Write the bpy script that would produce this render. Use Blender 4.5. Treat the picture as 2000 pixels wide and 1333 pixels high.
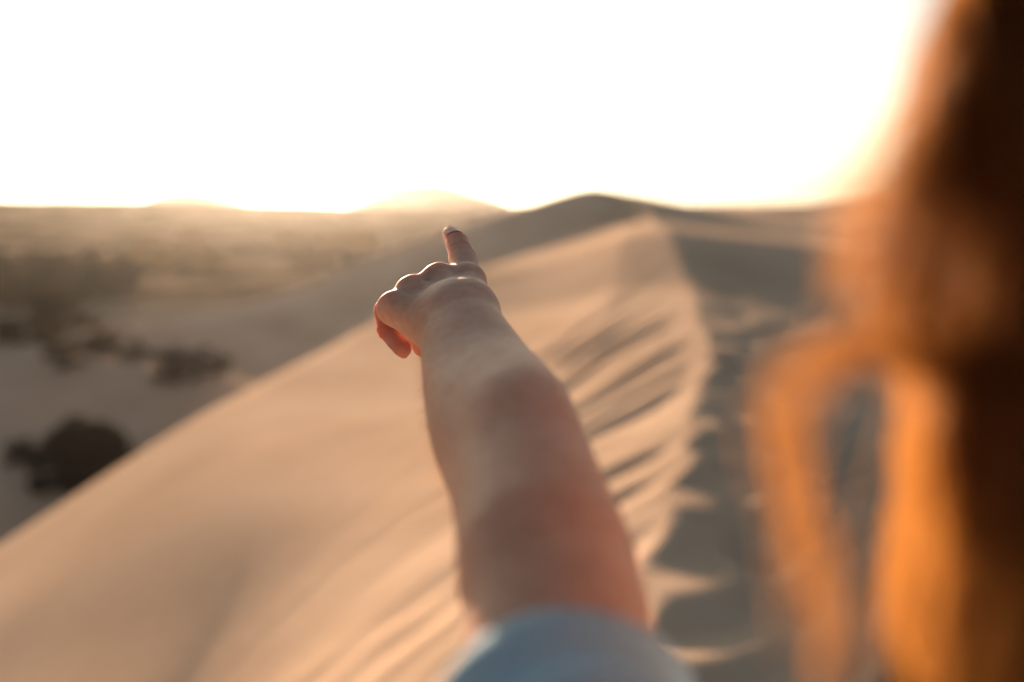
import bpy, bmesh, math, random
import numpy as np
from mathutils import Vector, Matrix

# ------------------------------------------------------------------ clear
for o in list(bpy.data.objects):
    bpy.data.objects.remove(o)
random.seed(7)
RNG = np.random.default_rng(7)
scn = bpy.context.scene
COL = scn.collection

# ------------------------------------------------------------------ camera
CAM_Z = 1.60
PITCH = math.radians(7.8)
FPX = 1944.0
cam_d = bpy.data.cameras.new('camera')
cam_d.lens = 35.0
cam_d.sensor_width = 36.0
cam_d.clip_start = 0.01
cam_d.clip_end = 8000
cam_d.dof.use_dof = True
cam_d.dof.focus_distance = 0.75
cam_d.dof.aperture_fstop = 2.4
cam = bpy.data.objects.new('camera', cam_d)
COL.objects.link(cam)
cam.location = (0, 0, CAM_Z)
cam.rotation_euler = (math.pi / 2 - PITCH, 0, 0)
scn.camera = cam

# ------------------------------------------------------------------ sky + sun
SUN_EL = math.radians(7.6)
SUN_AZ = math.radians(-12.5)           # to the left of straight ahead (+Y)
world = bpy.data.worlds.new('World')
scn.world = world
world.use_nodes = True
wn = world.node_tree.nodes
sky = wn.new('ShaderNodeTexSky')
sky.sky_type = 'NISHITA'
sky.sun_disc = False
sky.sun_elevation = SUN_EL
sky.sun_rotation = SUN_AZ
sky.dust_density = 3.0
sky.air_density = 0.8
sky.ozone_density = 1.5
bg = wn['Background']
bg.inputs['Strength'].default_value = 0.05
hsv = wn.new('ShaderNodeHueSaturation')
hsv.inputs['Saturation'].default_value = 0.62
world.node_tree.links.new(sky.outputs[0], hsv.inputs['Color'])
tint = wn.new('ShaderNodeMix'); tint.data_type = 'RGBA'; tint.blend_type = 'MULTIPLY'
tint.inputs[0].default_value = 1.0; tint.inputs[7].default_value = (0.94, 1.0, 0.94, 1)
world.node_tree.links.new(hsv.outputs[0], tint.inputs[6])
world.node_tree.links.new(tint.outputs[2], bg.inputs[0])

sun_d = bpy.data.lights.new('sun', 'SUN')
sun_d.energy = 5.0
sun_d.angle = math.radians(0.53)
sun_d.color = (1.0, 0.72, 0.50)
sun = bpy.data.objects.new('sun', sun_d)
COL.objects.link(sun)
sdir = Vector((math.sin(SUN_AZ) * math.cos(SUN_EL), math.cos(SUN_AZ) * math.cos(SUN_EL), math.sin(SUN_EL)))
sun.rotation_euler = sdir.to_track_quat('Z', 'Y').to_euler()

scn.view_settings.view_transform = 'Standard'
scn.view_settings.look = 'None'
scn.view_settings.gamma = 1.0
scn.view_settings.use_curve_mapping = False
scn.view_settings.exposure = 2.05
scn.render.engine = 'CYCLES'
cy = scn.cycles
cy.use_denoising = True
cy.max_bounces = 8
cy.diffuse_bounces = 4
cy.transmission_bounces = 6
cy.transparent_max_bounces = 24
cy.volume_bounces = 1
cy.use_adaptive_sampling = False
HAZE_DENSITY = 0.00007

# ------------------------------------------------------------------ helpers
def tag(o, label=None, cat=None, group=None, kind=None):
    if label: o['label'] = label
    if cat: o['category'] = cat
    if group: o['group'] = group
    if kind: o['kind'] = kind
    return o

def mesh_np(name, V, F, mat, parent=None, smooth=True):
    """V (n,3), F (m,3|4) arrays -> linked mesh object"""
    me = bpy.data.meshes.new(name)
    V = np.ascontiguousarray(V, dtype=np.float32)
    F = np.ascontiguousarray(F, dtype=np.int32)
    n, k = F.shape
    me.vertices.add(len(V)); me.vertices.foreach_set('co', V.ravel())
    me.loops.add(n * k); me.loops.foreach_set('vertex_index', F.ravel())
    me.polygons.add(n)
    me.polygons.foreach_set('loop_start', np.arange(0, n * k, k, dtype=np.int32))
    me.polygons.foreach_set('loop_total', np.full(n, k, dtype=np.int32))
    me.polygons.foreach_set('use_smooth', np.full(n, smooth, dtype=bool))
    me.update(calc_edges=True)
    me.validate()
    if mat: me.materials.append(mat)
    o = bpy.data.objects.new(name, me)
    COL.objects.link(o)
    if parent: o.parent = parent
    return o

def new_mat(name):
    m = bpy.data.materials.new(name)
    m.use_nodes = True
    nt = m.node_tree
    return m, nt, nt.nodes['Principled BSDF']

def nd(nt, kind, **kw):
    n = nt.nodes.new(kind)
    for k, v in kw.items():
        if k in n.inputs: n.inputs[k].default_value = v
        else: setattr(n, k, v)
    return n

def ramp(nt, fac, stops):
    r = nt.nodes.new('ShaderNodeValToRGB')
    e = r.color_ramp.elements
    while len(e) < len(stops): e.new(0.5)
    for i, (p, c) in enumerate(stops):
        e[i].position = p; e[i].color = (*c, 1)
    nt.links.new(fac, r.inputs[0])
    return r.outputs[0]

_LAT = np.random.default_rng(3).random((256, 256))
def vnoise(x, y):
    xi = np.floor(x).astype(int); yi = np.floor(y).astype(int)
    fx = x - xi; fy = y - yi
    fx = fx * fx * (3 - 2 * fx); fy = fy * fy * (3 - 2 * fy)
    a = _LAT[xi & 255, yi & 255]; b = _LAT[(xi + 1) & 255, yi & 255]
    c = _LAT[xi & 255, (yi + 1) & 255]; d = _LAT[(xi + 1) & 255, (yi + 1) & 255]
    return (a + (b - a) * fx) * (1 - fy) + (c + (d - c) * fx) * fy - 0.5

def smax(a, b, k):
    h = np.clip(0.5 + 0.5 * (a - b) / k, 0, 1)
    return b + (a - b) * h + k * h * (1 - h)

def curve1(xs, ys, soft):
    """smooth 1-D function through the given points"""
    g = np.linspace(xs[0], xs[-1], 4000)
    v = np.interp(g, xs, ys)
    step = g[1] - g[0]
    n = max(1, int(soft / step))
    ker = np.hanning(2 * n + 3); ker /= ker.sum()
    vv = np.convolve(np.pad(v, n + 1, mode='edge'), ker, mode='valid')
    return lambda q: np.interp(q, g, vv)

# ------------------------------------------------------------------ terrain shape
CY = [-60, -12, -3, 0, 2, 3.9, 5.7, 10.4, 19, 27, 39, 55]
crest_x = curve1(CY, [-10, -1.6, -0.20, 0.13, 0.32, 0.52, 0.97, 2.10, 3.35, 4.2, 5.2, 6.5], 1.2)
crest_z = curve1(CY, [-1, 0, 0, 0, 0, 0, 0.0, 0.0, 0.10, 0.95, 1.0, 0.6], 1.5)
SY = [-60, -12, -3, 5.8, 12.3, 18, 25, 32, 39, 55]
should_x = curve1(SY, [-12, -4.0, -2.4, -1.55, -3.1, -2.5, -1.0, 0.7, 4.4, 6.2], 2.0)
should_z = curve1(SY, [-1.6, -0.7, -0.6, -0.55, -0.74, -0.72, -0.12, 0.05, 0.85, 0.5], 2.0)
RX = [-400, -60, -30, -21, -17, -12.5, -10.3, -2, 5.8, 16, 26, 45, 80, 400]
ridge_y = curve1(RX, [35, 46, 49, 51, 56, 61, 66, 66, 75, 75, 80, 85, 90, 140], 3.0)
ridge_z = curve1(RX, [-4.6, -4.6, -4.6, -4.7, -4.2, -3.3, -2.0, 0.7, 2.95, 1.1, 2.0, 3.4, 5, 7], 2.0)

def streak_phase(x, y):
    """which slump streak (by where it meets the brink, y0) a point of the lit slope lies on"""
    y0 = np.linspace(1.0, 60, 1500)
    m = 0.3 + 0.72 * np.exp(-np.maximum(y0 - 5, 0) / 6)
    out = np.empty_like(x)
    ys = y[:, 0]
    for i, yy in enumerate(ys):
        xs = crest_x(y0) - m * (y0 - yy)
        xs = np.minimum.accumulate(xs) - 1e-5 * y0
        out[i] = np.interp(x[i], xs[::-1], y0[::-1])
    return out

PRINTS = [(1.20, 4.75, .12, .09), (1.5, 5.3, .09, .04), (2.35, 10.2, .18, .10), (2.1, 8.3, .15, .08),
          (2.75, 12.2, .20, .10), (1.75, 7.4, .13, .06), (1.34, 6.2, .11, .05), (3.4, 15.5, .25, .1), (3.9, 18.2, .3, .1),
          (2.6, 8.6, .13, .05), (2.9, 9.8, .14, .05), (2.2, 6.6, .12, .05), (1.9, 5.6, .10, .04), (3.9, 12.6, .18, .06)]

def terrain(x, y, detail=True):
    xc = crest_x(y); zc = crest_z(y); xs = should_x(y); zs = should_z(y)
    if detail:
        y0 = streak_phase(x, y)
        ph = 5.6 * np.log(np.maximum(y0, 0.5)) + 0.9 * vnoise(x * 0.45 + 9, y * 0.3) + 1.3 * vnoise(y0 * 0.55, y0 * 0 + 3)
        saw = (np.sin(2 * np.pi * ph) + 0.45 * np.sin(4 * np.pi * ph + 0.7) + 0.25 * np.sin(6.2 * np.pi * ph + 1.0))
        near = np.exp(-np.maximum(y - 12, 0) / 4.5)
        xc = xc + near * (0.045 * np.sin(2 * np.pi * ph + 1.2) + 0.07 * vnoise(y * 1.7, x * 0.3) + 0.04 * vnoise(y * 5, x))
    w = np.maximum(xc - xs, 0.5)
    t = (xc - x) / w
    tc = np.clip(t, 0, 1)
    plate = zc + (zs - zc) * (0.75 * tc + 0.25 * tc ** 2) - 0.16 * np.sin(np.pi * np.clip((tc - .25) / .75, 0, 1)) * np.clip(w / 5, 0, 1)
    if detail:
        env = np.exp(-((tc - .10) / .30) ** 2) + 0.2 * np.exp(-((tc - .4) / .25) ** 2)
        patch = 0.55 + 0.9 * (vnoise(x * .5 + 30, y * .35) + .5)
        lam = np.clip(y0 / 9, .45, 1.3)
        plate = plate + near * env * patch * 0.030 * lam * saw * np.clip(t * 8, 0, 1) * np.clip((y0 - 2.6) / 1.6, 0, 1)
        plate = plate + 0.012 * near * vnoise(x * 1.3, y * .8)
    plate = plate - 0.15 * np.logaddexp(0, (7.0 - y) * 2) / 2 / (1 + np.exp((x + 1.15) / .28)) * np.clip((y + 8) / 6, 0, 1)
    u = np.maximum(xs - x, 0)
    plate = plate - 0.68 * (np.sqrt(u * u + 0.7 ** 2) - 0.7)
    v = np.maximum(x - xc, 0)
    rs = 0.35 - 0.24 * np.clip((y - 6) / 17, 0, 1)
    right = zc - rs * (np.sqrt(v * v + 0.05 ** 2) - 0.05)
    if detail:
        q = x * .86 - y * .51 + 0.22 * vnoise(x * .6, y * .6) + 0.04 * vnoise(x * 2.2, y * 2.2)
        rp = np.sin(2 * np.pi * q / 0.20) + .35 * np.sin(4 * np.pi * q / .20 + .8)
        amp = 0.015 * (0.6 + 1.2 * (vnoise(x * .8 + 5, y * .8) + .5)) * np.exp(-np.maximum(y - 9, 0) / 6)
        right = right + amp * rp * np.clip((v - .25) * 1.6, 0, 1) + 0.010 * vnoise(x * 1.6, y * 1.3) * np.clip(v * 2, 0, 1)
    fore = np.where(x < xc, plate, right)
    fore = fore - 0.40 * (np.sqrt(np.maximum(y - 39, 0) ** 2 + 4) - 2)
    # big dune behind
    ry = ridge_y(x); rz = ridge_z(x)
    a = ry - y
    front = rz - np.where(x > 8, 0.10, 0.26) * (np.sqrt(np.maximum(a, 0) ** 2 + 1.0) - 1.0) 
    back = rz - 0.16 * (np.sqrt(np.maximum(-a, 0) ** 2 + 1.5 ** 2) - 1.5)
    ridge = np.where(a > 0, front, back) + 0.35 * vnoise(x * .11, y * .11)
    # valley floor and far rises
    fl = -8.0 + 3.0 / (1 + np.exp(-(y - 62) / 3.0)) + 0.018 * np.clip(y - 62, 0, 230) + 0.7 * vnoise(x * .06 + 4, y * .06) + 0.35 * vnoise(x * .16 + 4, y * .13)
    # second, lower rise across the valley
    y2 = 36.0 + 1.2 * np.sin(x * .22); z2 = -3.75 - 1.1 * np.clip((x + 17) / 8, -.3, 1.6)
    a2 = y2 - y
    second = np.where(a2 > 0, z2 - .30 * (np.sqrt(np.maximum(a2, 0) ** 2 + .6) - .77), z2 - .42 * (np.sqrt(np.maximum(-a2, 0) ** 2 + .8) - .9))
    fl = smax(fl, np.where(x < 2, second + .25 * vnoise(x * .3, y * .3), -12), .5)
    fl = np.where(x > 0, fl + 2.2 / (1 + np.exp(-(x - 6) / 1.5)), fl)
    fl = fl + 4.0 * np.exp(-((y - 330) / 120) ** 2) / (1 + np.exp((x + 75) / 22))
    fl = fl + 2.0 * vnoise(x * .012 + 7, y * .012) * np.clip((y - 120) / 200, 0, 1)
    H = smax(smax(fore, ridge, 0.8), fl, 0.8)
    if detail:
        for (px, py, r, dep) in PRINTS:
            s = ((x - px) ** 2 + ((y - py) / 1.5) ** 2) / r ** 2
            H = H - dep * np.exp(-s) + dep * .12 * np.exp(-((np.sqrt(s) - 1.6) / .45) ** 2)
    flat = np.exp(-(((x - .2) ** 2 + (y - .15) ** 2) / .5 ** 2) ** 2)
    return H * (1 - flat)

def ground_z(x, y):
    X = np.array([[x]], float); Y = np.array([[y]], float)
    return float(terrain(X, Y, False)[0, 0])

def axis_steps(start, stop, d0, growth, dmax):
    out = [start]; d = d0
    while out[-1] < stop:
        out.append(out[-1] + d); d = min(d * growth, dmax)
    return out

ys_ = sorted(set([-v for v in axis_steps(0, 60, .1, 1.15, 6)] + axis_steps(0, 2.4, .08, 1, 1)[:-1] +
                 axis_steps(2.4, 2600, .028, 1.0085, 60)))
xr = axis_steps(3.2, 2000, .05, 1.045, 70)
xl = [-v for v in axis_steps(2.2, 2000, .045, 1.035, 70)]
xs_ = sorted(set(xl + axis_steps(-2.2, 3.2, .026, 1, 1)[1:-1] + xr))
gx, gy = np.meshgrid(np.array(xs_), np.array(ys_))
gz = terrain(gx, gy)
nyy, nxx = gx.shape
idx = np.arange(nyy * nxx).reshape(nyy, nxx)
Fq = np.stack([idx[:-1, :-1], idx[:-1, 1:], idx[1:, 1:], idx[1:, :-1]], -1).reshape(-1, 4)

sand, nt, bs = new_mat('sand')
tc = nd(nt, 'ShaderNodeTexCoord')
n1 = nd(nt, 'ShaderNodeTexNoise', Scale=0.35, Detail=6.0)
n2 = nd(nt, 'ShaderNodeTexNoise', Scale=9.0, Detail=8.0, Roughness=.7)
n3 = nd(nt, 'ShaderNodeTexNoise', Scale=420.0, Detail=3.0)
for n in (n1, n2, n3): nt.links.new(tc.outputs['Object'], n.inputs['Vector'])
mx = nd(nt, 'ShaderNodeMath', operation='MULTIPLY_ADD'); mx.inputs[1].default_value = .35
nt.links.new(n2.outputs[0], mx.inputs[0]); nt.links.new(n1.outputs[0], mx.inputs[2])
colr = ramp(nt, mx.outputs[0], [(0.35, (.39, .272, .19)), (0.62, (.475, .332, .235)), (0.9, (.54, .39, .285))])
at = nd(nt, 'ShaderNodeAttribute', attribute_name='dry_grass')
n4 = nd(nt, 'ShaderNodeTexNoise', Scale=.12, Detail=8.0, Roughness=.65)
nt.links.new(tc.outputs['Object'], n4.inputs['Vector'])
gr = nd(nt, 'ShaderNodeMath', operation='MULTIPLY')
nt.links.new(at.outputs['Fac'], gr.inputs[0])
nt.links.new(ramp(nt, n4.outputs[0], [(.38, (.6,) * 3), (.55, (1,) * 3)]), gr.inputs[1])
mg = nd(nt, 'ShaderNodeMix', data_type='RGBA')
nt.links.new(gr.outputs[0], mg.inputs[0]); nt.links.new(colr, mg.inputs[6]); mg.inputs[7].default_value = (.046, .034, .015, 1)
nt.links.new(mg.outputs[2], bs.inputs['Base Color'])
bs.inputs['Roughness'].default_value = 0.95
bs.inputs['Specular IOR Level'].default_value = 0.0
bmp = nd(nt, 'ShaderNodeBump', Strength=.5, Distance=.004)
ad = nd(nt, 'ShaderNodeMath', operation='ADD')
nt.links.new(n2.outputs[0], ad.inputs[0]); nt.links.new(n3.outputs[0], ad.inputs[1])
nt.links.new(ad.outputs[0], bmp.inputs['Height']); nt.links.new(bmp.outputs[0], bs.inputs['Normal'])

ground = mesh_np('sand_dunes', np.stack([gx, gy, gz], -1).reshape(-1, 3), Fq, sand)
cover = np.clip((gy - np.maximum(ridge_y(gx) + 4, 60)) / 12, 0, 1) * np.clip((-gx + 60) / 40, 0, 1)
ga = ground.data.attributes.new('dry_grass', 'FLOAT', 'POINT')
ga.data.foreach_set('value', cover.ravel().astype(np.float32))
tag(ground, 'rippled sand dunes with a sharp crest, wide valley and far plain', kind='structure')

def far_hill(cx, cy, rx, ry, h, label, seed):
    n = 72
    u, v = np.meshgrid(np.linspace(-1, 1, n), np.linspace(-1, 1, n))
    X = cx + u * rx; Y = cy + v * ry
    r = np.clip(np.sqrt(u * u + v * v), 0, 1)
    prof = (0.5 + 0.5 * np.cos(np.pi * r)) ** .85
    Z = -7 + (h + 7) * prof * (1 + .28 * vnoise(u * 3 + seed, v * 3)) 
    id_ = np.arange(n * n).reshape(n, n)
    f = np.stack([id_[:-1, :-1], id_[:-1, 1:], id_[1:, 1:], id_[1:, :-1]], -1).reshape(-1, 4)
    o = mesh_np('far_hill', np.stack([X, Y, Z], -1).reshape(-1, 3), f, sand)
    return tag(o, label, kind='structure')
far_hill(-50, 640, 88, 95, 15.0, 'pale hazy hill on the horizon left of the tall dune', 3)
far_hill(-240, 760, 75, 80, 12.5, 'faint hazy hill under the brightest part of the sky', 11)

# ------------------------------------------------------------------ haze
def make_haze():
    m = bpy.data.materials.new('haze')
    m.use_nodes = True
    nt = m.node_tree
    for n in list(nt.nodes):
        if n.type != 'OUTPUT_MATERIAL': nt.nodes.remove(n)
    out = [n for n in nt.nodes if n.type == 'OUTPUT_MATERIAL'][0]
    v = nt.nodes.new('ShaderNodeVolumePrincipled')
    v.inputs['Color'].default_value = (1.0, 0.93, 0.84, 1)
    v.inputs['Density'].default_value = HAZE_DENSITY
    v.inputs['Anisotropy'].default_value = 0.82
    nt.links.new(v.outputs[0], out.inputs['Volume'])
    me = bpy.data.meshes.new('haze')
    bm = bmesh.new()
    bmesh.ops.create_cube(bm, size=1.0)
    x0, x1, y0, y1 = -2100, 2100, -90, 2750
    z0, z1 = min(float(gz.min()), -7.6) - 1.2, max(float(gz.max()), 17.0) + 2
    for vv in bm.verts:
        vv.co = ((x0 if vv.co.x < 0 else x1), (y0 if vv.co.y < 0 else y1), (z0 if vv.co.z < 0 else z1))
    bm.to_mesh(me); bm.free()
    me.materials.append(m)
    o = bpy.data.objects.new('haze', me)
    COL.objects.link(o)
    tag(o, kind='stuff')
make_haze()

# ------------------------------------------------------------------ shrubs
def leaf_mat(name, c0, c1, trans):
    m, nt, bs = new_mat(name)
    oi = nd(nt, 'ShaderNodeTexCoord')
    nn = nd(nt, 'ShaderNodeTexNoise', Scale=5.0, Detail=4.0)
    nt.links.new(oi.outputs['Object'], nn.inputs['Vector'])
    c = ramp(nt, nn.outputs[0], [(.35, c0), (.65, c1)])
    nt.links.new(c, bs.inputs['Base Color'])
    bs.inputs['Roughness'].default_value = .9
    bs.inputs['Specular IOR Level'].default_value = .05
    tr = nd(nt, 'ShaderNodeBsdfTranslucent')
    nt.links.new(c, tr.inputs[0])
    ms = nd(nt, 'ShaderNodeMixShader', Fac=trans)
    nt.links.new(bs.outputs[0], ms.inputs[1]); nt.links.new(tr.outputs[0], ms.inputs[2])
    nt.links.new(ms.outputs[0], nt.nodes['Material Output'].inputs['Surface'])
    return m
leaf_dark = leaf_mat('dark_leaf', (.013, .013, .008), (.028, .025, .014), .06)
leaf_dry = leaf_mat('dry_leaf', (.022, .018, .011), (.045, .034, .019), .15)
leaf_backlit = leaf_mat('backlit_leaf', (.10, .065, .022), (.18, .115, .04), .4)  # golden backlight put into the leaf colour of the far shrubs
bark, nt, bs = new_mat('bark')
bk = nd(nt, 'ShaderNodeTexNoise', Scale=30.0)
nt.links.new(ramp(nt, bk.outputs[0], [(.3, (.035, .025, .018)), (.7, (.09, .065, .045))]), bs.inputs['Base Color'])

def tubes(paths, radii, sides=3):
    """list of (n,3) paths -> one V,F pair of thin tubes"""
    Vs, Fs, off = [], [], 0
    for P, r in zip(paths, radii):
        P = np.asarray(P, float); n = len(P)
        T = np.gradient(P, axis=0); T /= np.linalg.norm(T, axis=1, keepdims=True) + 1e-12
        ref = np.where(np.abs(T[:, 2:3]) < .9, np.array([[0, 0, 1.]]), np.array([[1., 0, 0]]))
        A = np.cross(T, ref); A /= np.linalg.norm(A, axis=1, keepdims=True) + 1e-12
        B = np.cross(T, A)
        rr = np.broadcast_to(np.asarray(r, float), (n,))[:, None]
        ring = [P + rr * (math.cos(2 * math.pi * k / sides) * A + math.sin(2 * math.pi * k / sides) * B) for k in range(sides)]
        V = np.stack(ring, 1).reshape(-1, 3)
        i = np.arange(n - 1)[:, None] * sides; k = np.arange(sides)[None]
        k2 = (k + 1) % sides
        F = np.stack([i + k, i + k2, i + sides + k2, i + sides + k], -1).reshape(-1, 4)
        Vs.append(V); Fs.append(F + off); off += len(V)
    return np.concatenate(Vs), np.concatenate(Fs)

def leaf_cloud(n, clumps, size, rng):
    """n small leaf faces spread through a set of clump ellipsoids"""
    C = np.array([c[0] for c in clumps]); R = np.array([c[1] for c in clumps])
    k = rng.integers(0, len(clumps), n)
    d = rng.normal(size=(n, 3)); d /= np.linalg.norm(d, axis=1, keepdims=True)
    d *= rng.random((n, 1)) ** .45
    P = C[k] + d * R[k][:, None] * np.array([1, 1, .85])
    P[:, 2] = np.maximum(P[:, 2], .01)
    a = rng.normal(size=(n, 3)); a /= np.linalg.norm(a, axis=1, keepdims=True)
    b = np.cross(a, rng.normal(size=(n, 3))); b /= np.linalg.norm(b, axis=1, keepdims=True)
    s = size * (0.6 + .8 * rng.random((n, 1)))
    V = np.stack([P - a * s, P + b * s * .38, P + a * s, P - b * s * .38], 1).reshape(-1, 3)
    F = np.arange(4 * n).reshape(n, 4)
    return V, F

def build_shrub(name, w, h, n, size, mat, seed, stems=9):
    rng = np.random.default_rng(seed)
    root = bpy.data.objects.new(name, None); COL.objects.link(root)
    clumps = []; paths = []; rad = []
    for i in range(stems):
        a = rng.random() * 6.28; rr = w * .5 * math.sqrt(rng.random()) * .72
        hz = h * (0.45 + .35 * rng.random()) * (1 - .35 * (rr / (w * .5)) ** 2)
        e = np.array([rr * math.cos(a), rr * math.sin(a), hz])
        cr = min(w, h) * (.20 + .13 * rng.random())
        clumps.append((e, cr))
        t = np.linspace(0, 1, 7)[:, None]
        mid = e * np.array([.35, .35, .6])
        p = (1 - t) ** 2 * np.array([0.03 * rng.normal(), .03 * rng.normal(), -.12]) + 2 * t * (1 - t) * mid + t ** 2 * e
        paths.append(p); rad.append(np.linspace(.022, .006, 7) * max(h, .5))
        for q in range(2):
            e2 = e + rng.normal(size=3) * cr * .7
            paths.append(e + (e2 - e) * np.linspace(0, 1, 4)[:, None]); rad.append(np.linspace(.007, .003, 4))
            clumps.append((e2 * np.array([1, 1, .9]), cr * .65))
    for i in range(4):
        a = rng.random() * 6.28
        clumps.append((np.array([.33 * w * math.cos(a), .33 * w * math.sin(a), h * .16]), min(w, h) * .2))
    V, F = leaf_cloud(n, clumps, size, rng)
    mesh_np('foliage', V, F, mat, root, smooth=False)
    V, F = tubes(paths, rad, 4)
    mesh_np('stem', V, F, bark, root)
    return root

def copy_tree(o, parent=None):
    c = o.copy(); COL.objects.link(c)
    if parent: c.parent = parent
    for ch in o.children: copy_tree(ch, c)
    return c

def px_ground(px, py, z):
    """point of the ground plane at height z seen at photograph pixel px, py"""
    th = math.atan((py - 666.5) / FPX) + PITCH
    D = (CAM_Z - z) / math.tan(th)
    return ((px - 1000) / FPX) * D * math.cos(math.atan((py - 666.5) / FPX)) / math.cos(th) , D

def put(o, px, D, s=1.0, rz=0.0, sink=.05):
    x = (px - 1000) / FPX * D
    o.location = (x, D, ground_z(x, D) - sink)
    o.scale = (s, s, s); o.rotation_euler = (0, 0, rz)
    return o

def set_prop(o, label, group=None):
    o['label'] = label; o['category'] = 'shrub'
    if group: o['group'] = group
    elif 'group' in o: del o['group']

big = build_shrub('desert_shrub', 2.1, 1.75, 30000, .060, leaf_dark, 21, 22)
put(big, 160, 28.0, 1.18, 0, .1)
set_prop(big, 'large dense dark shrub half hidden behind the edge of the lit sand slope')
protoA = build_shrub('desert_shrub', 1.3, 1.1, 3800, .045, leaf_dry, 22)
protoB = build_shrub('desert_shrub', 1.6, 0.95, 3800, .045, leaf_dry, 23)
protoC = build_shrub('desert_shrub', 1.4, 1.3, 3600, .05, leaf_dark, 24)
protoG = build_shrub('desert_shrub', 1.7, 1.1, 1500, .07, leaf_backlit, 25)
used = set()
def place(proto, px, D, s, label, group=None):
    o = proto if proto.name not in used else copy_tree(proto)
    used.add(o.name)
    put(o, px, D, s, random.random() * 6.28)
    set_prop(o, label, group)
    return o
R_ = 'shrubs in the row on the valley floor'
place(protoC, 14, 29.0, 0.67, 'small dark shrub at the left edge beside the large dense shrub')
place(protoC, 330, 34.5, 1.16, 'roundest darkest shrub near the right end of the valley row', R_)
place(protoA, 408, 35.5, 0.85, 'small pale shrub at the right end of the valley row', R_)
place(protoB, 375, 36.0, 0.61, 'low tuft between the dark round shrub and the row end', R_)
place(protoB, 250, 37.0, 0.98, 'brown shrub just left of the roundest dark shrub in the row', R_)
place(protoA, 200, 37.5, 1.16, 'tall brown shrub in the middle of the valley row', R_)
place(protoA, 118, 35.0, 1.04, 'brown shrub standing forward of the valley row', R_)
place(protoB, 150, 39.0, 0.98, 'low spreading shrub left of the tall brown shrub', R_)
place(protoA, 85, 39.0, 1.16, 'second shrub from the left end of the valley row', R_)
place(protoB, 45, 38.0, 1.10, 'wide brown shrub third from the left end of the row', R_)
place(protoC, 8, 37.0, 0.98, 'dark shrub cut by the left edge in the valley row', R_)
place(protoC, 85, 50.0, 1.77, 'wide dark shrub alone on the sand behind the valley row')
place(protoB, 125, 50.5, 1.40, 'low shrub touching the wide dark shrub on its right')
place(protoB, 165, 50.5, 1.04, 'smallest shrub right of the wide dark one behind the row')
place(protoB, 215, 49.0, 0.55, 'tiny grey tuft on bare sand right of the wide dark shrub')
for i in range(58):
    px = -25 + 285 * random.random() ** 1.1; D = 63 + 42 * random.random()
    if px > 140 and D < 70: D += 12
    place(random.choice([protoA, protoB, protoA, protoC]), px, D, 1.0 + .7 * random.random(),
          'brown shrub in the dense thicket at the left of the far plain', 'shrubs in the left thicket')
for i in range(34):
    px = 265 + 170 * random.random(); D = 88 + 55 * random.random()
    place(protoG, px, D, .8 + .6 * random.random(), 'golden backlit shrub on the plain between the brown thicket and the dune ridge', 'golden shrubs left of centre')
for i in range(60):
    px = 545 + 190 * random.random(); D = 95 + 75 * random.random()
    place(protoG, px, D, .8 + .7 * random.random(), 'golden backlit shrub behind the dune ridge just left of the pointing hand', 'golden shrubs behind the ridge')

# ------------------------------------------------------------------ signed-distance modelling of the figure
# All figure points are given in metres as (right, up, forward) seen from the eye point, tilted with the gaze.
def G(px, py, D):
    return np.array([(px - 1000) / FPX * D, (666.5 - py) / FPX * D, D])
CP, SP = math.cos(PITCH), math.sin(PITCH)
def to_world(P):
    P = np.asarray(P, float)
    r, u, d = P[..., 0], P[..., 1], P[..., 2]
    return np.stack([r, d * CP + u * SP, CAM_Z + u * CP - d * SP], -1)
def from_world(P):
    P = np.asarray(P, float)
    x, y, z = P[..., 0], P[..., 1], P[..., 2] - CAM_Z
    return np.stack([x, -y * -SP * 0 + (z * CP + y * SP), y * CP - z * SP], -1)

def cone(a, b, ra, rb):
    a = np.asarray(a, float); b = np.asarray(b, float)
    return ('cone', a, b, ra, rb)
def ell(c, r, R=None):
    return ('ell', np.asarray(c, float), np.asarray(r, float), np.eye(3) if R is None else np.asarray(R, float))

def sd(prim, P):
    if prim[0] == 'cone':
        _, a, b, ra, rb = prim
        ba = b - a; l2 = ba @ ba
        t = np.clip(((P - a) @ ba) / l2, 0, 1)
        return np.linalg.norm(P - a - t[:, None] * ba, axis=1) - (ra + (rb - ra) * t)
    if prim[0] == 'chain':
        _, C_, R_c = prim
        best = None
        for i in range(len(C_) - 1):
            ba = C_[i + 1] - C_[i]; q = P - C_[i]
            t = np.clip((q @ ba) / (ba @ ba), 0, 1)
            d = np.sqrt(((q - t[:, None] * ba) ** 2).sum(1)) - (R_c[i] + (R_c[i + 1] - R_c[i]) * t)
            best = d if best is None else np.minimum(best, d)
        return best
    _, c, r, R = prim
    q = (P - c) @ R.T
    k0 = np.linalg.norm(q / r, axis=1)
    k1 = np.linalg.norm(q / (r * r), axis=1)
    return k0 * (k0 - 1) / (k1 + 1e-9)

def smin(a, b, k):
    h = np.maximum(k - np.abs(a - b), 0) / k
    return np.minimum(a, b) - h * h * k * .25

def field(groups, P):
    """groups: list of (k_join, k_inside, prims, grooves)"""
    out = None
    for kj, ki, prims in groups:
        g = None
        for p in prims:
            d = sd(p, P)
            g = d if g is None else smin(g, d, ki)
        out = g if out is None else smin(out, g, kj)
    return out

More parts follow.
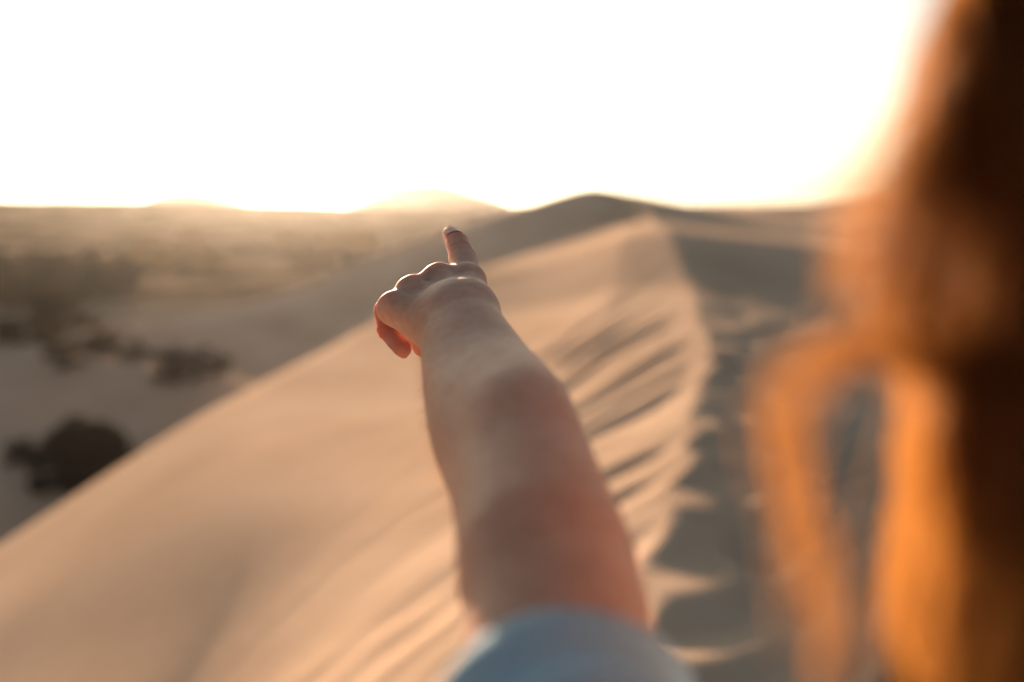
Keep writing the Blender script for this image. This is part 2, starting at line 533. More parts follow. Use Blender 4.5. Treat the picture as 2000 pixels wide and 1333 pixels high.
def surface(fn, lo, hi, h):
    """naive surface nets over a sparse evaluation of fn"""
    lo = np.asarray(lo, float); hi = np.asarray(hi, float)
    B = 4
    nb = np.ceil((hi - lo) / (h * B)).astype(int)
    n = nb * B
    bx = [lo[i] + (np.arange(nb[i]) + .5) * h * B - h * .5 for i in range(3)]
    C = np.stack(np.meshgrid(*bx, indexing='ij'), -1).reshape(-1, 3)
    Fc = np.concatenate([fn(c) for c in np.array_split(C, max(1, len(C) // 200000))])
    F = np.repeat(np.repeat(np.repeat(Fc.reshape(nb), B, 0), B, 1), B, 2).astype(np.float32)
    act = np.argwhere(np.abs(Fc.reshape(nb)) < h * B * 1.6)
    off = np.stack(np.meshgrid(*[np.arange(B)] * 3, indexing='ij'), -1).reshape(-1, 3)
    for part in np.array_split(act, max(1, len(act) // 5000)):
        I = (part[:, None, :] * B + off[None]).reshape(-1, 3)
        F[I[:, 0], I[:, 1], I[:, 2]] = fn(lo + I * h)
    S = F < 0
    cnt = np.zeros(np.array(S.shape) - 1, np.int8)
    for a in (0, 1):
        for b in (0, 1):
            for c in (0, 1):
                cnt += S[a:S.shape[0] - 1 + a, b:S.shape[1] - 1 + b, c:S.shape[2] - 1 + c]
    cells = np.argwhere((cnt > 0) & (cnt < 8))
    cid = np.full(cnt.shape, -1, np.int32)
    cid[cells[:, 0], cells[:, 1], cells[:, 2]] = np.arange(len(cells))
    corners = np.array([(a, b, c) for a in (0, 1) for b in (0, 1) for c in (0, 1)])
    val = np.stack([F[cells[:, 0] + a, cells[:, 1] + b, cells[:, 2] + c] for a, b, c in corners], 1)
    acc = np.zeros((len(cells), 3)); num = np.zeros(len(cells))
    for i in range(8):
        for j in range(i + 1, 8):
            if np.abs(corners[i] - corners[j]).sum() != 1: continue
            x = (val[:, i] < 0) != (val[:, j] < 0)
            t = np.where(x, val[:, i] / (val[:, i] - val[:, j] + 1e-20), 0)
            acc += np.where(x[:, None], corners[i] + t[:, None] * (corners[j] - corners[i]), 0); num += x
    V = lo + (cells + acc / num[:, None]) * h
    quads = []
    for ax in range(3):
        s0 = [slice(None)] * 3; s1 = [slice(None)] * 3
        s0[ax] = slice(0, -1); s1[ax] = slice(1, None)
        a = S[tuple(s0)]; b = S[tuple(s1)]
        E = np.argwhere(a != b)
        o1, o2 = [k for k in range(3) if k != ax]
        ok = (E[:, o1] > 0) & (E[:, o2] > 0) & (E[:, o1] < cnt.shape[o1]) & (E[:, o2] < cnt.shape[o2])
        E = E[ok]
        def cc(d1, d2):
            Q = E.copy(); Q[:, o1] -= d1; Q[:, o2] -= d2
            return cid[Q[:, 0], Q[:, 1], Q[:, 2]]
        q = np.stack([cc(1, 1), cc(0, 1), cc(0, 0), cc(1, 0)], 1)
        inside = a[E[:, 0], E[:, 1], E[:, 2]]
        flip = inside if ax != 1 else ~inside
        q = np.where(flip[:, None], q, q[:, ::-1])
        quads.append(q)
    Fq = np.concatenate(quads)
    Fq = Fq[(Fq >= 0).all(1)]
    return V, Fq

def relax(V, F, it=2, lam=.5):
    e = np.concatenate([F[:, [0, 1]], F[:, [1, 2]], F[:, [2, 3]], F[:, [3, 0]]])
    e = np.concatenate([e, e[:, ::-1]])
    for _ in range(it):
        s = np.zeros_like(V); c = np.zeros(len(V))
        for k in range(3): s[:, k] = np.bincount(e[:, 0], V[e[:, 1], k], len(V))
        c = np.bincount(e[:, 0], minlength=len(V))
        V = V + lam * (s / np.maximum(c, 1)[:, None] - V)
    return V

# ---- left arm and pointing hand (points along it were measured, the depths follow arm length)
W = G(892, 622, .695)                                   # wrist
MC = {'index': G(914, 553, .742), 'middle': G(858, 551, .748), 'ring': G(806, 574, .738), 'pinky': G(769, 604, .722)}
CARP = {'index': G(925, 600, .70), 'middle': G(900, 603, .70), 'ring': G(870, 616, .70), 'pinky': G(845, 634, .695)}
def chain(pts, radii, n=26):
    """a limb: a smooth centre line with a smoothly changing radius"""
    P = np.array(pts, float); R = np.array(radii, float); m = len(P)
    Q = np.concatenate([P, R[:, None]], 1)
    out = []
    for q in np.linspace(0, m - 1, n):
        i = min(int(q), m - 2); f = q - i
        p0, p1, p2, p3 = Q[max(i - 1, 0)], Q[i], Q[i + 1], Q[min(i + 2, m - 1)]
        out.append(.5 * (2 * p1 + (p2 - p0) * f + (2 * p0 - 5 * p1 + 4 * p2 - p3) * f * f + (3 * p1 - p0 - 3 * p2 + p3) * f ** 3))
    out = np.array(out)
    return ('chain', out[:, :3], out[:, 3])
radial = chain([G(905, 618, .70), G(930, 675, .652), G(966, 742, .597), G(996, 787, .545), G(1018, 832, .50), G(1050, 940, .455), G(1073, 1060, .416), G(1092, 1235, .374), G(1140, 1900, .26)],
               [.0215, .0248, .0272, .0288, .0285, .0282, .0308, .0356, .0345], 44)
ulnar = chain([G(880, 634, .70), G(899, 690, .655), G(921, 770, .60), G(948, 850, .545), G(990, 950, .49), G(1045, 1090, .41)],
              [.0205, .0245, .0285, .0300, .0285, .0290], 30)
forearm = [radial]
upper = [chain([G(1050, 940, .455), G(1073, 1060, .416), G(1092, 1235, .374), G(1140, 1900, .26)], [.0282, .0308, .0356, .0395], 20)]
def unit(v): return v / np.linalg.norm(v)

def digit(pts, radii):
    return [cone(pts[i], pts[i + 1], radii[i], radii[i + 1]) for i in range(len(pts) - 1)]
idx_pts = [MC['index'], G(904, 506, .778), G(893, 476, .799), G(881, 458, .817)]
index = digit(idx_pts, [.0112, .0106, .0089, .0069])
dn = lambda p, du, dd, dr=0: p + np.array([dr, du, dd])
def curled(m, L, r, side):
    p1 = dn(m, -.012, L[0], side)
    p2 = dn(p1, -L[1], .002, side * .6 + .003)
    p3 = dn(p2, -L[2] * .55, -L[2] * .8, .004)
    return digit([m, p1, p2, p3], r), [m, p1, p2, p3]
middle, mid_pts = curled(MC['middle'], (.030, .020, .017), [.0105, .0098, .0085, .0072], .001)
ring, ring_pts = curled(MC['ring'], (.026, .019, .016), [.0100, .0092, .0080, .0070], -.001)
# the little finger hangs lowest and shows its back, tip turned in under the palm
pk = [MC['pinky'], G(752, 607, .743), G(758, 645, .742), G(787, 682, .728)]
pinky = digit(pk, [.0090, .0080, .0078, .0064])
th = [G(930, 640, .70), G(925, 625, .735), G(890, 610, .768), G(862, 600, .785)]
thumb = digit(th, [.0135, .0125, .0105, .0085])
meta = [cone(CARP[k], MC[k], {'index': .0150, 'middle': .0148, 'ring': .0140, 'pinky': .0130}[k],
             {'index': .0118, 'middle': .0116, 'ring': .0110, 'pinky': .0100}[k]) for k in MC]
meta += [cone(G(872, 634, .70), G(800, 615, .722), .0150, .0125), cone(G(850, 640, .705), G(822, 640, .720), .0165, .0115),
         cone(G(915, 628, .70), G(905, 590, .73), .0155, .0125), cone(G(893, 622, .69), G(880, 606, .715), .0215, .0150)]
knuckles = [ell(dn(MC['index'], .0035, .000), (.0085, .0070, .010)), ell(dn(MC['middle'], .0032, .001), (.0088, .0074, .010)),
            ell(dn(MC['ring'], .0028, .0), (.0082, .0068, .0095)), ell(dn(MC['pinky'], .0030, 0), (.0078, .0064, .009))]
tendon = [cone(dn(CARP['index'], .0125, 0), dn(MC['index'], .0098, -.003), .0022, .0024), cone(dn(CARP['middle'], .0125, 0), dn(MC['middle'], .0100, -.003), .0024, .0026),
          cone(dn(CARP['ring'], .0115, 0), dn(MC['ring'], .0096, -.003), .0022, .0024), cone(dn(CARP['pinky'], .0105, 0), dn(MC['pinky'], .0088, -.003), .0020, .0022)]
web = [cone(MC[a_], MC[b_], r_, r_) for a_, b_, r_ in (('index', 'middle', .0108), ('middle', 'ring', .0104), ('ring', 'pinky', .0096))]
ARM = [(.012, .004, [radial]), (.022, .004, [ulnar]), (.014, .009, meta), (.008, .006, web), (.008, .006, knuckles), (.005, .003, tendon),
       (.007, .003, index), (.005, .003, middle), (.005, .003, ring), (.006, .003, pinky), (.008, .004, thumb)]
CREASE = []
def crease(c, n, w, depth, R): CREASE.append((np.asarray(c, float), unit(np.asarray(n, float)), w, depth, R))
up = np.array([0, 1.0, 0])
for j, offs in ((1, (-.0050, -.0018, .0014, .0048)), (2, (-.002, .001, .0035))):
    ax = unit(idx_pts[j + 1] - idx_pts[j - 1])
    for o_ in offs: crease(idx_pts[j] + ax * o_ + up * .008, ax + .10 * RNG.normal(size=3), .0012, .0015, .0100)
for j in (1, 2):
    ax = unit(pk[j + 1] - pk[j - 1])
    for o_ in (-.004, .001, .0045): crease(pk[j] + ax * o_, ax + .12 * RNG.normal(size=3), .0012, .0012, .012)
def arm_field(P):
    d = field(ARM, P)
    near = P[:, 2] > .66
    if near.any():
        Q = P[near]; dd = d[near]
        for c, n, w, a, R in CREASE:
            q = Q - c
            dd = dd + a * np.exp(-((q @ n) / w) ** 2) * np.exp(-(q * q).sum(1) / R ** 2)
        d[near] = dd
    return d
aV, aF = surface(arm_field, (-.125, -.215, .23), (.095, .11, .84), .0011)
aV = relax(aV, aF, 2, .35)
aVw = to_world(aV)

# ---- rest of the figure, coarser: torso, head, legs, right arm
S_L = to_world(G(1140, 1900, .26))                        # left shoulder joint
HX, HY = .185, .222                                       # head axis
HEAD = np.array([HX, HY, 1.605])
SH_R = np.array([HX + .185, HY - .02, 1.375])
def w(x, y, z): return np.array([HX + x, HY + y, z])
head = [ell(HEAD + (0, -.008, .028), (.072, .092, .085)), ell(HEAD + (0, .03, -.045), (.055, .06, .065)), cone(HEAD + (0, .052, -.085), HEAD + (0, .058, -.085), .024, .02)]
face = [cone(HEAD + (0, .083, .002), HEAD + (0, .104, -.030), .007, .010), ell(HEAD + (.011, .094, -.034), (.007, .007, .006)), ell(HEAD + (-.011, .094, -.034), (.007, .007, .006)),
        ell(HEAD + (0, .086, -.058), (.022, .010, .006)), ell(HEAD + (0, .084, -.068), (.019, .010, .006)),
        ell(HEAD + (.03, .078, .006), (.013, .011, .010)), ell(HEAD + (-.03, .078, .006), (.013, .011, .010)),
        cone(HEAD + (.012, .086, .026), HEAD + (.042, .072, .026), .007, .006), cone(HEAD + (-.012, .086, .026), HEAD + (-.042, .072, .026), .007, .006),
        ell(HEAD + (.074, -.005, -.012), (.010, .017, .030)), ell(HEAD + (-.074, -.005, -.012), (.010, .017, .030))]
neck = [cone(w(0, -.02, 1.53), w(0, -.035, 1.40), .050, .056)]
torso = [ell(w(0, -.03, 1.27), (.150, .095, .17)), ell(w(0, -.03, 1.08), (.125, .090, .16)), ell(w(0, -.03, .93), (.160, .110, .13)),
         cone(w(-.02, -.03, 1.395), S_L + (.012, -.012, -.012), .050, .041), cone(w(.02, -.03, 1.395), SH_R, .052, .046),
         ell(w(-.07, .055, 1.24), (.060, .05, .058)), ell(w(.07, .055, 1.24), (.060, .05, .058))]
zl = -.01
legs = []
FEET = []
for s in (-1, 1):
    legs += [cone(w(s * .088, -.03, .88), w(s * .095, -.02, .48), .083, .056), cone(w(s * .095, -.02, .48), w(s * .10, -.035, .09), .053, .036), ell(w(s * .095, -.045, .34), (.050, .052, .11))]
    FEET += [cone(w(s * .10, -.06, .035), w(s * .115, .10, .022), .036, .026), cone(w(s * .10, -.04, .09), w(s * .10, -.045, .04), .036, .038)]
    for k in range(5):
        FEET.append(cone(w(s * (.092 + .012 * k), .10, .02), w(s * (.094 + .013 * k), .150 - .009 * k, .014), .011 - .001 * k, .009 - .0008 * k))
EL_R = SH_R + (.045, -.03, -.29); WR_R = EL_R + (.015, .05, -.24)
rarm = [cone(SH_R, EL_R, .043, .035), cone(EL_R, EL_R + (.005, .015, -.07), .035, .036), cone(EL_R + (.005, .015, -.07), WR_R, .036, .023)]
rpalm = [cone(WR_R + (0, .012 * k - .018, -.01), WR_R + (-.002, .019 * k - .024, -.085), .014, .010) for k in range(4)]
rfing = []
for k, L in enumerate((.060, .072, .080, .074)):
    b = WR_R + (-.002, .019 * k - .024, -.085)
    rfing.append((.004, .003, digit([b, b + (-.006, .003, -L * .48), b + (-.018, .004, -L * .8), b + (-.030, .004, -L)], [.0098, .0088, .0078, .0066])))
rth = [(.008, .004, digit([WR_R + (-.008, .02, -.02), WR_R + (-.02, .048, -.055), WR_R + (-.026, .055, -.085), WR_R + (-.030, .055, -.105)], [.014, .012, .010, .008]))]
torso_in = list(torso); torso_in[3] = cone(w(-.02, -.03, 1.395), S_L + (.012, -.012, -.014), .046, .034)
BODY = [(.03, .03, head), (.006, .004, face), (.035, .02, neck), (.04, .05, torso_in), (.03, .03, legs), (.02, .008, FEET), (.02, .02, rarm), (.012, .012, rpalm)] + rfing + rth
stub = cone(S_L + (.03, -.02, -.02), S_L + (.008, -.005, -.004), .036, .033)
BODY.append((.03, .02, [stub]))
bV, bF = surface(lambda P: field(BODY, P), (HX - .34, HY - .25, -.06), (HX + .34, HY + .25, 1.76), .0058)
bV = relax(bV, bF, 2, .4)

skin, nt, bs = new_mat('skin')
tco = nd(nt, 'ShaderNodeTexCoord')
s1 = nd(nt, 'ShaderNodeTexNoise', Scale=26.0, Detail=5.0)
s2 = nd(nt, 'ShaderNodeTexNoise', Scale=160.0, Detail=4.0)
vo = nd(nt, 'ShaderNodeTexVoronoi', Scale=900.0)
for n in (s1, s2, vo): nt.links.new(tco.outputs['Object'], n.inputs['Vector'])
sc_ = ramp(nt, s1.outputs[0], [(.30, (.455, .255, .18)), (.5, (.49, .287, .207)), (.70, (.52, .315, .235))])
mixc = nd(nt, 'ShaderNodeMix', data_type='RGBA')
mixc.blend_type = 'MULTIPLY'; mixc.inputs[0].default_value = .35
fr = ramp(nt, s2.outputs[0], [(.35, (.72, .60, .52)), (.6, (1, 1, 1))])
nt.links.new(sc_, mixc.inputs[6]); nt.links.new(fr, mixc.inputs[7])
fa = nd(nt, 'ShaderNodeAttribute', attribute_name='flush_and_painted_light')  # skin redness, plus finger backlight and elbow shade painted in
mfl = nd(nt, 'ShaderNodeMix', data_type='RGBA')
nt.links.new(fa.outputs['Fac'], mfl.inputs[0]); nt.links.new(mixc.outputs[2], mfl.inputs[6]); mfl.inputs[7].default_value = (.46, .16, .11, 1)
nt.links.new(mfl.outputs[2], bs.inputs['Base Color'])
bs.inputs['Roughness'].default_value = .6
bs.inputs['Specular IOR Level'].default_value = .04
bs.inputs['Subsurface Weight'].default_value = .85
bs.inputs['Subsurface Radius'].default_value = (1.0, .22, .11)
bs.inputs['Subsurface Scale'].default_value = .015
b1 = nd(nt, 'ShaderNodeBump', Strength=.22, Distance=.0012)
b2 = nd(nt, 'ShaderNodeBump', Strength=.30, Distance=.0004)
nt.links.new(s2.outputs[0], b1.inputs['Height']); nt.links.new(vo.outputs['Distance'], b2.inputs['Height'])
nt.links.new(b1.outputs[0], b2.inputs['Normal']); nt.links.new(b2.outputs[0], bs.inputs['Normal'])

person = bpy.data.objects.new('person', None); COL.objects.link(person)
person.location = (HX, HY, 0)
tag(person, 'person seen over the shoulder pointing at the dunes, blue grey sleeve, brown hair', 'person')
bpy.context.view_layer.update()
def under_person(o):
    o.parent = person; o.matrix_parent_inverse = person.matrix_world.inverted()
    return o
V = np.concatenate([aVw, bV]); F = np.concatenate([aF, bF + len(aVw)])
body = under_person(mesh_np('body', V, F, skin))
def near_seg(P, a, b, r):
    ba = b - a; t = np.clip(((P - a) @ ba) / (ba @ ba), 0, 1)
    return np.exp(-(np.linalg.norm(P - a - t[:, None] * ba, axis=1) / r) ** 4)
fl_ = np.zeros(len(V))
hand_part = aV
f_ = .9 * near_seg(hand_part, idx_pts[2] * .6 + idx_pts[3] * .4, idx_pts[3], .012) + .35 * near_seg(hand_part, idx_pts[1], idx_pts[2], .010)
for q in (pk, ring_pts, mid_pts): f_ += .85 * near_seg(hand_part, q[1], q[2], .010) + .9 * near_seg(hand_part, q[2], q[3], .010)  # red of sun shining through the curled fingers, painted into the skin
f_ += .12 * np.exp(-(np.linalg.norm(hand_part - G(1045, 800, .49), axis=1) / .035) ** 2)  # faint painted spot for the shade on the elbow
fl_[:len(aV)] = np.clip(f_, 0, 1)
at_ = body.data.attributes.new('flush_and_painted_light', 'FLOAT', 'POINT'); at_.data.foreach_set('value', fl_.astype(np.float32))

# fingernail of the pointing finger: a curved thin plate on the back of the last phalanx
nail_m, nt, bs = new_mat('nail')
nn_ = nd(nt, 'ShaderNodeTexNoise', Scale=300.0)
nt.links.new(ramp(nt, nn_.outputs[0], [(.3, (.40, .19, .15)), (.7, (.47, .24, .19))]), bs.inputs['Base Color'])
bs.inputs['Roughness'].default_value = .5
bs.inputs['Specular IOR Level'].default_value = .2
bs.inputs['Subsurface Weight'].default_value = .3; bs.inputs['Subsurface Scale'].default_value = .002
def nail(a, b, ra, rb, up, name='fingernail'):
    ax = unit(b - a); up = unit(up - ax * (up @ ax)); sd_ = np.cross(ax, up)
    rows, cols = 9, 9
    top, bot = [], []
    for i in range(rows):
        t = .35 + .80 * i / (rows - 1)
        tt = min(t, 1.0)
        c = a + (b - a) * tt + ax * (rb * .75 * max(0, (t - 1) / .15))
        r = ra + (rb - ra) * tt
        wd = 1.0 if i < rows - 2 else (.8 if i == rows - 2 else .5)
        if i == 0: wd = .8
        for j in range(cols):
            an = (j / (cols - 1) - .5) * 2 * 1.0 * wd
            rr = r * (1.045 if t <= 1 else 1.0 - (t - 1) * 1.2)
            top.append(c + rr * (math.cos(an) * up + math.sin(an) * sd_))
            bot.append(c + (rr - .0008) * (math.cos(an) * up + math.sin(an) * sd_))
    n = rows * cols
    id_ = np.arange(n).reshape(rows, cols)
    f = np.stack([id_[:-1, :-1], id_[:-1, 1:], id_[1:, 1:], id_[1:, :-1]], -1).reshape(-1, 4)
    V = to_world(np.array(top + bot))
    per = list(id_[0, :]) + list(id_[1:, -1]) + list(id_[-1, -2::-1]) + list(id_[-2:0:-1, 0])
    side = np.array([(per[i], per[(i + 1) % len(per)], per[(i + 1) % len(per)] + n, per[i] + n) for i in range(len(per))])
    F = np.concatenate([f, f[:, ::-1] + n, side])
    o = mesh_np(name, V, F, nail_m)
    o.parent = body; o.matrix_parent_inverse = body.matrix_world.inverted()
    return o
bpy.context.view_layer.update()
nail(idx_pts[2], idx_pts[3], .0089, .0069, np.array([-.12, 1, -.1]))
nail(pk[2], pk[3], .0078, .0064, np.array([-.6, -.3, .8]))
nail(ring_pts[2], ring_pts[3], .0080, .0070, np.array([0, -.5, .8]))
nail(mid_pts[2], mid_pts[3], .0085, .0072, np.array([0, -.5, .8]))
nail(th[2], th[3], .0105, .0085, np.array([.3, .3, .9]))

# fine arm hair on the forearm and hand back
hair_m, nt, bs = new_mat('hair')
hn = nd(nt, 'ShaderNodeTexNoise', Scale=60.0)
hcol = ramp(nt, hn.outputs[0], [(.3, (.018, .010, .005)), (.7, (.045, .022, .010))])
nt.links.new(hcol, bs.inputs['Base Color'])
bs.inputs['Roughness'].default_value = .45
bs.inputs['Specular IOR Level'].default_value = .2
trh = nd(nt, 'ShaderNodeBsdfTranslucent')
mulc = nd(nt, 'ShaderNodeMix', data_type='RGBA'); mulc.inputs[0].default_value = .97
mulc.inputs[7].default_value = (1.0, .64, .30, 1)
nt.links.new(hcol, mulc.inputs[6]); nt.links.new(mulc.outputs[2], trh.inputs[0])
msh = nd(nt, 'ShaderNodeMixShader', Fac=.58)
nt.links.new(bs.outputs[0], msh.inputs[1]); nt.links.new(trh.outputs[0], msh.inputs[2])
tpn = nd(nt, 'ShaderNodeBsdfTransparent'); tpn.inputs[0].default_value = (1.0, .66, .34, 1)
ms2 = nd(nt, 'ShaderNodeMixShader', Fac=.09)
nt.links.new(msh.outputs[0], ms2.inputs[1]); nt.links.new(tpn.outputs[0], ms2.inputs[2])
nt.links.new(ms2.outputs[0], nt.nodes['Material Output'].inputs['Surface'])

def normals(V, F):
    n = np.cross(V[F[:, 2]] - V[F[:, 0]], V[F[:, 3]] - V[F[:, 1]])
    N = np.zeros_like(V)
    for k in range(4):
        for c in range(3): N[:, c] += np.bincount(F[:, k], n[:, c], len(V))
    return N / (np.linalg.norm(N, axis=1, keepdims=True) + 1e-12)
aN = normals(aV, aF)
if (aN * (aV - aV.mean(0)))[:, :2].sum() < 0: aN = -aN
cand = np.where((aV[:, 2] > .48) & (aV[:, 2] < .70))[0]
pick = RNG.choice(cand, 2200, replace=False)
hp, hr = [], []
for i in pick:
    p = aV[i]; n = aN[i]
    left = -n[0] * .7 - n[1] * .4
    if left < .25: continue
    flow = np.array([-.5, -.25, .55]) + .35 * RNG.normal(size=3)
    flow = unit(flow - n * (flow @ n) * .8)
    L = .005 + .006 * RNG.random()
    t = np.linspace(0, 1, 4)[:, None]
    hp.append(p + n * (L * .45 * t) + flow * (L * t ** 1.3)); hr.append(np.array([.00004, .00004, .00003, .00002]))
hV, hF = tubes(hp, hr, 3)
o = under_person(mesh_np('arm_hair', to_world(hV), hF, hair_m)); o['kind'] = 'stuff'

# ---- shirt and trousers
shirt_m, nt, bs = new_mat('shirt_cloth')
tcs = nd(nt, 'ShaderNodeTexCoord')
w1 = nd(nt, 'ShaderNodeTexNoise', Scale=700.0, Detail=3.0)
w2 = nd(nt, 'ShaderNodeTexNoise', Scale=18.0, Detail=4.0)
for n in (w1, w2): nt.links.new(tcs.outputs['Object'], n.inputs['Vector'])
nt.links.new(ramp(nt, w1.outputs[0], [(.3, (.21, .32, .39)), (.7, (.37, .49, .56))]), bs.inputs['Base Color'])
bs.inputs['Roughness'].default_value = .9
bs.inputs['Specular IOR Level'].default_value = .05
bb = nd(nt, 'ShaderNodeBump', Strength=.4, Distance=.001)
nt.links.new(w1.outputs[0], bb.inputs['Height']); nt.links.new(bb.outputs[0], bs.inputs['Normal'])

armw = [('chain', to_world(upper[0][1]), upper[0][2])]
ua0, ua1 = to_world(G(1073, 1060, .416)), to_world(G(1140, 1900, .26))
ax_s = unit(ua1 - ua0)      # points back to the shoulder
SHIRT = [(.04, .05, torso), (.02, .02, armw), (.02, .02, [rarm[0]])]
hem_c = to_world(G(1100, 1372, .340))
def shirt_field(P):
    d = field(SHIRT, P) - .0036
    hq = (P - hem_c) @ ax_s
    d = d - .0016 * np.clip((.016 - np.abs(hq - .006)) / .004, 0, 1) * (P[:, 0] < HX - .07)
    q = (P - ua0) @ ax_s
    rel = P - ua0 - q[:, None] * ax_s
    wob = np.sin(q * 190 + rel[:, 0] * 22 + 1.1 * np.sin(rel[:, 0] * 45 + 1)) * .0026 + np.sin(q * 95 + rel[:, 0] * -30) * .0018
    nearA = np.clip((.10 - np.abs(d)) / .1, 0, 1) * np.clip((HX - .10 - P[:, 0]) / .04, 0, 1)
    wr = np.sin(P[:, 2] * 60 + 25 * P[:, 0]) * .0018 * np.clip((P[:, 0] - HX + .10) / .04, 0, 1)
    return d + wob * nearA + wr
sV, sF = surface(shirt_field, (HX - .34, HY - .2, .84), (HX + .36, HY + .3, 1.55), .0042)
sV = relax(sV, sF, 3, .45)
shirt = under_person(mesh_np('shirt', sV, sF, shirt_m))
def cut(o, co, no):
    bm = bmesh.new(); bm.from_mesh(o.data)
    g = bm.verts[:] + bm.edges[:] + bm.faces[:]
    bmesh.ops.bisect_plane(bm, geom=g, plane_co=co, plane_no=no, clear_outer=True)
    bm.to_mesh(o.data); bm.free()
# sleeve hem across the upper arm, then waist, neck and the other sleeve
bm = bmesh.new(); bm.from_mesh(shirt.data)
def cut_part(bm, sel, co, no):
    vs = [v for v in bm.verts if sel(v.co)]
    ss = set(vs)
    fs = [f for f in bm.faces if all(v in ss for v in f.verts)]
    es = [e for e in bm.edges if all(v in ss for v in e.verts)]
    bmesh.ops.bisect_plane(bm, geom=vs + es + fs, plane_co=co, plane_no=no, clear_outer=True)
cut_part(bm, lambda c: (Vector(c) - Vector(hem_c)).dot(Vector(ax_s)) < .08 and c.x < HX - .07, hem_c, Vector(-ax_s))
cut_part(bm, lambda c: c.x > HX + .12, SH_R + (0.02, -.01, -.13), (.1, 0, -1))
cut_part(bm, lambda c: True, (0, 0, .87), (0, 0, -1))
cut_part(bm, lambda c: abs(c.x - HX) < .14, (HX, HY - .03, 1.435), (0, -.25, 1))
bm.to_mesh(shirt.data); bm.free()
sm = shirt.modifiers.new('thickness', 'SOLIDIFY'); sm.thickness = .0022; sm.offset = 1

den, nt, bs = new_mat('trouser_cloth')
dn_ = nd(nt, 'ShaderNodeTexNoise', Scale=400.0)
nt.links.new(ramp(nt, dn_.outputs[0], [(.3, (.05, .055, .065)), (.7, (.10, .105, .12))]), bs.inputs['Base Color'])
bs.inputs['Roughness'].default_value = .9
tV, tF = surface(lambda P: field([(.03, .04, [torso[2]]), (.03, .03, legs)], P) - .011 + .003 * np.sin(P[:, 2] * 45 + P[:, 0] * 20), (HX - .3, HY - .25, .05), (HX + .3, HY + .25, 1.12), .007)
tV = relax(tV, tF, 3, .45)
tro = under_person(mesh_np('trousers', tV, tF, den))
cut(tro, (0, 0, .98), (0, 0, 1)); cut(tro, (0, 0, .12), (0, 0, -1))

# ---- hair: dark inner mass, thousands of strands, and loose sunlit locks
def hair_R(z):
    """horizontal hair radius by height, about the head axis"""
    return np.interp(z, [1.20, 1.28, 1.36, 1.44, 1.52, 1.58, 1.63, 1.67, 1.705, 1.722, 1.732], [.075, .092, .098, .096, .092, .092, .091, .081, .059, .038, .0])
def hair_pt(phi, z, k):
    r = hair_R(z) * k
    phi = math.pi + (phi - math.pi) * (1 + .52 * np.clip((z - 1.635) / .06, 0, 1))
    return np.stack([HX + r * np.sin(phi), HY - .012 + r * 1.06 * np.cos(phi) + np.interp(z, [1.2, 1.45, 1.6], [-.045, -.02, 0]), z], -1)
n_phi, n_z = 64, 60
ph_ = np.linspace(math.radians(68), math.radians(292), n_phi)
zz_ = np.linspace(1.23, 1.7318, n_z)
A_, B_ = np.meshgrid(ph_, zz_)
kk = .93 + .05 * np.sin(A_ * 13 + B_ * 20) + .03 * np.sin(A_ * 31 + B_ * 35)
core = hair_pt(A_.ravel(), B_.ravel(), kk.ravel())
id_ = np.arange(n_phi * n_z).reshape(n_z, n_phi)
cF = np.stack([id_[:-1, :-1], id_[:-1, 1:], id_[1:, 1:], id_[1:, :-1]], -1).reshape(-1, 4)
core_in = hair_pt(A_.ravel(), B_.ravel(), (kk - .12).ravel())
coreV = np.concatenate([core, core_in]); coreF = np.concatenate([cF, cF[:, ::-1] + len(core)])
paths, rad = [], []
clump = RNG.random((90, 6))
for i in range(3400):
    c = clump[RNG.integers(0, 90)]
    phi = math.radians(66 + 228 * c[0]) + .07 * RNG.normal()
    top = 1.730 - .10 * RNG.random() ** 2
    bot = 1.17 + .12 * c[1] + .03 * RNG.normal()
    z = np.linspace(top, bot, 22)
    s = (top - z) / (top - bot)
    amp = .006 * s + .002
    lift = .985 + .05 * c[2] * s + abs(.016 * RNG.normal())
    wav = np.sin(z * (48 + 30 * c[3]) + c[4] * 6.28 + .4 * RNG.normal())
    P = hair_pt(phi + .10 * wav * s + .15 * (c[5] - .5) * s, z, lift)
    P += amp[:, None] * np.stack([np.sin(z * 55 + c[4] * 9), np.cos(z * 50 + c[3] * 9), 0 * z], -1)
    if RNG.random() < .05:
        fly = RNG.normal(size=3) * .018
        P += fly * (s ** 1.5)[:, None]
    paths.append(P); rad.append(np.linspace(.00022, .00012, 22))
pV, pF = tubes(paths, rad, 3)
hair = under_person(mesh_np('hair', np.concatenate([coreV, pV]), np.concatenate([coreF, pF + len(coreV)]), hair_m))
under, nt, bs = new_mat('dense_hair')
un = nd(nt, 'ShaderNodeTexNoise', Scale=200.0)
nt.links.new(ramp(nt, un.outputs[0], [(.3, (.012, .007, .004)), (.7, (.030, .015, .008))]), bs.inputs['Base Color'])
bs.inputs['Roughness'].default_value = .7
hair.data.materials.append(under)
mi = np.zeros(len(hair.data.polygons), np.int32); mi[:len(coreF)] = 1
hair.data.polygons.foreach_set('material_index', mi)

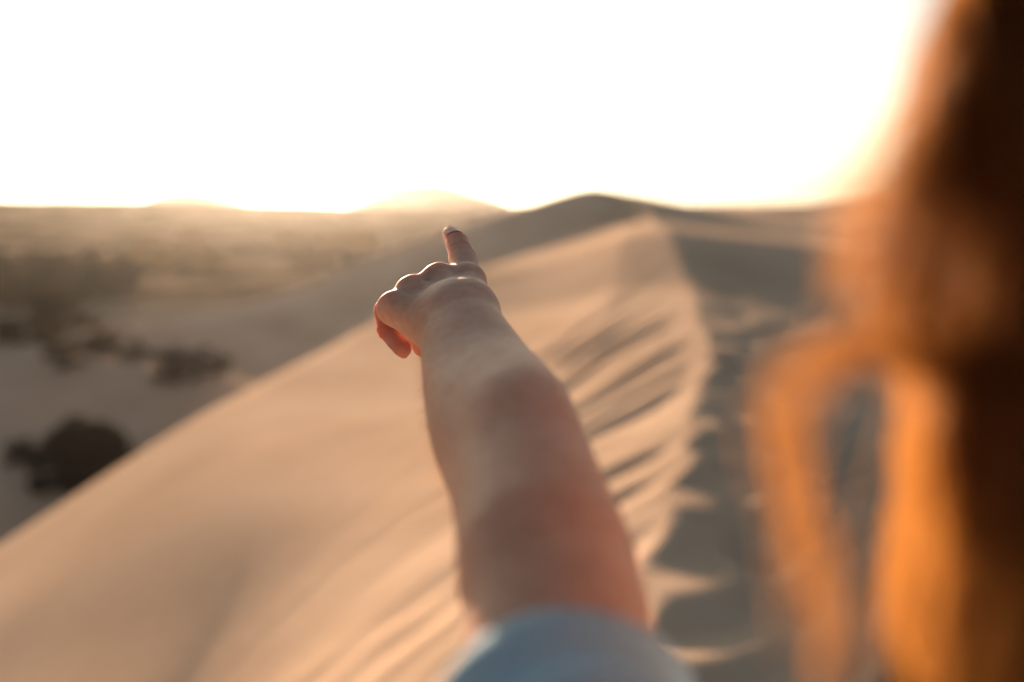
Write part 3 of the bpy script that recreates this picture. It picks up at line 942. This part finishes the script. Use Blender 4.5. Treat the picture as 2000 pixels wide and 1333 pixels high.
def spline(pts, n):
    P = np.array(pts); m = len(P)
    t = np.linspace(0, m - 1, n); out = []
    for q in t:
        i = min(int(q), m - 2); f = q - i
        p0, p1, p2, p3 = P[max(i - 1, 0)], P[i], P[i + 1], P[min(i + 2, m - 1)]
        out.append(.5 * (2 * p1 + (p2 - p0) * f + (2 * p0 - 5 * p1 + 4 * p2 - p3) * f * f + (3 * p1 - p0 - 3 * p2 + p3) * f ** 3))
    return np.array(out)
def lock(pts, n, spread, label=None):
    g = spline([to_world(G(*p)) for p in pts], 34)
    s = np.linspace(0, 1, 34)
    sp = np.interp(s, np.linspace(0, 1, len(spread)), spread)
    paths, rad = [], []
    for i in range(n):
        a = RNG.normal(size=3) * .55
        b = RNG.random(3) * 6.28
        P = g + sp[:, None] * (a + .35 * np.sin(s[:, None] * (7 + 5 * RNG.random()) + b))
        e = int(34 * (1 - .22 * RNG.random() ** 2))
        paths.append(P[:e]); rad.append(np.linspace(.00026, .00014, e))
    V, F = tubes(paths, rad, 3)
    o = under_person(mesh_np('hair_lock', V, F, hair_m))
    if label: o['label'] = label
    return o
lock([(1925, 60, .205), (1850, 220, .205), (1780, 380, .205), (1752, 500, .205), (1790, 640, .198), (1890, 760, .198)], 200, [.003, .007, .011, .012, .007, .004], 'loose orange sunlit lock bulging out beside the head')
lock([(1930, 640, .205), (1800, 690, .205), (1660, 690, .205), (1565, 745, .205), (1535, 840, .205), (1560, 1000, .205), (1600, 1200, .205), (1630, 1400, .205)], 36, [.004, .003, .004, .007, .006, .004, .006, .008], 'stray lock arching out and hanging down over the sand')
lock([(1930, 640, .198), (1868, 740, .198), (1858, 860, .198), (1875, 1000, .198), (1910, 1180, .198), (1940, 1420, .198)], 170, [.003, .004, .005, .005, .005, .006], 'bright backlit lock hanging in front of the dark hair')
lock([(1980, -80, .198), (1890, 40, .198), (1866, 160, .198), (1856, 260, .198), (1900, 400, .198)], 170, [.003, .006, .007, .006, .004], 'sunlit hair along the upper edge of the head')
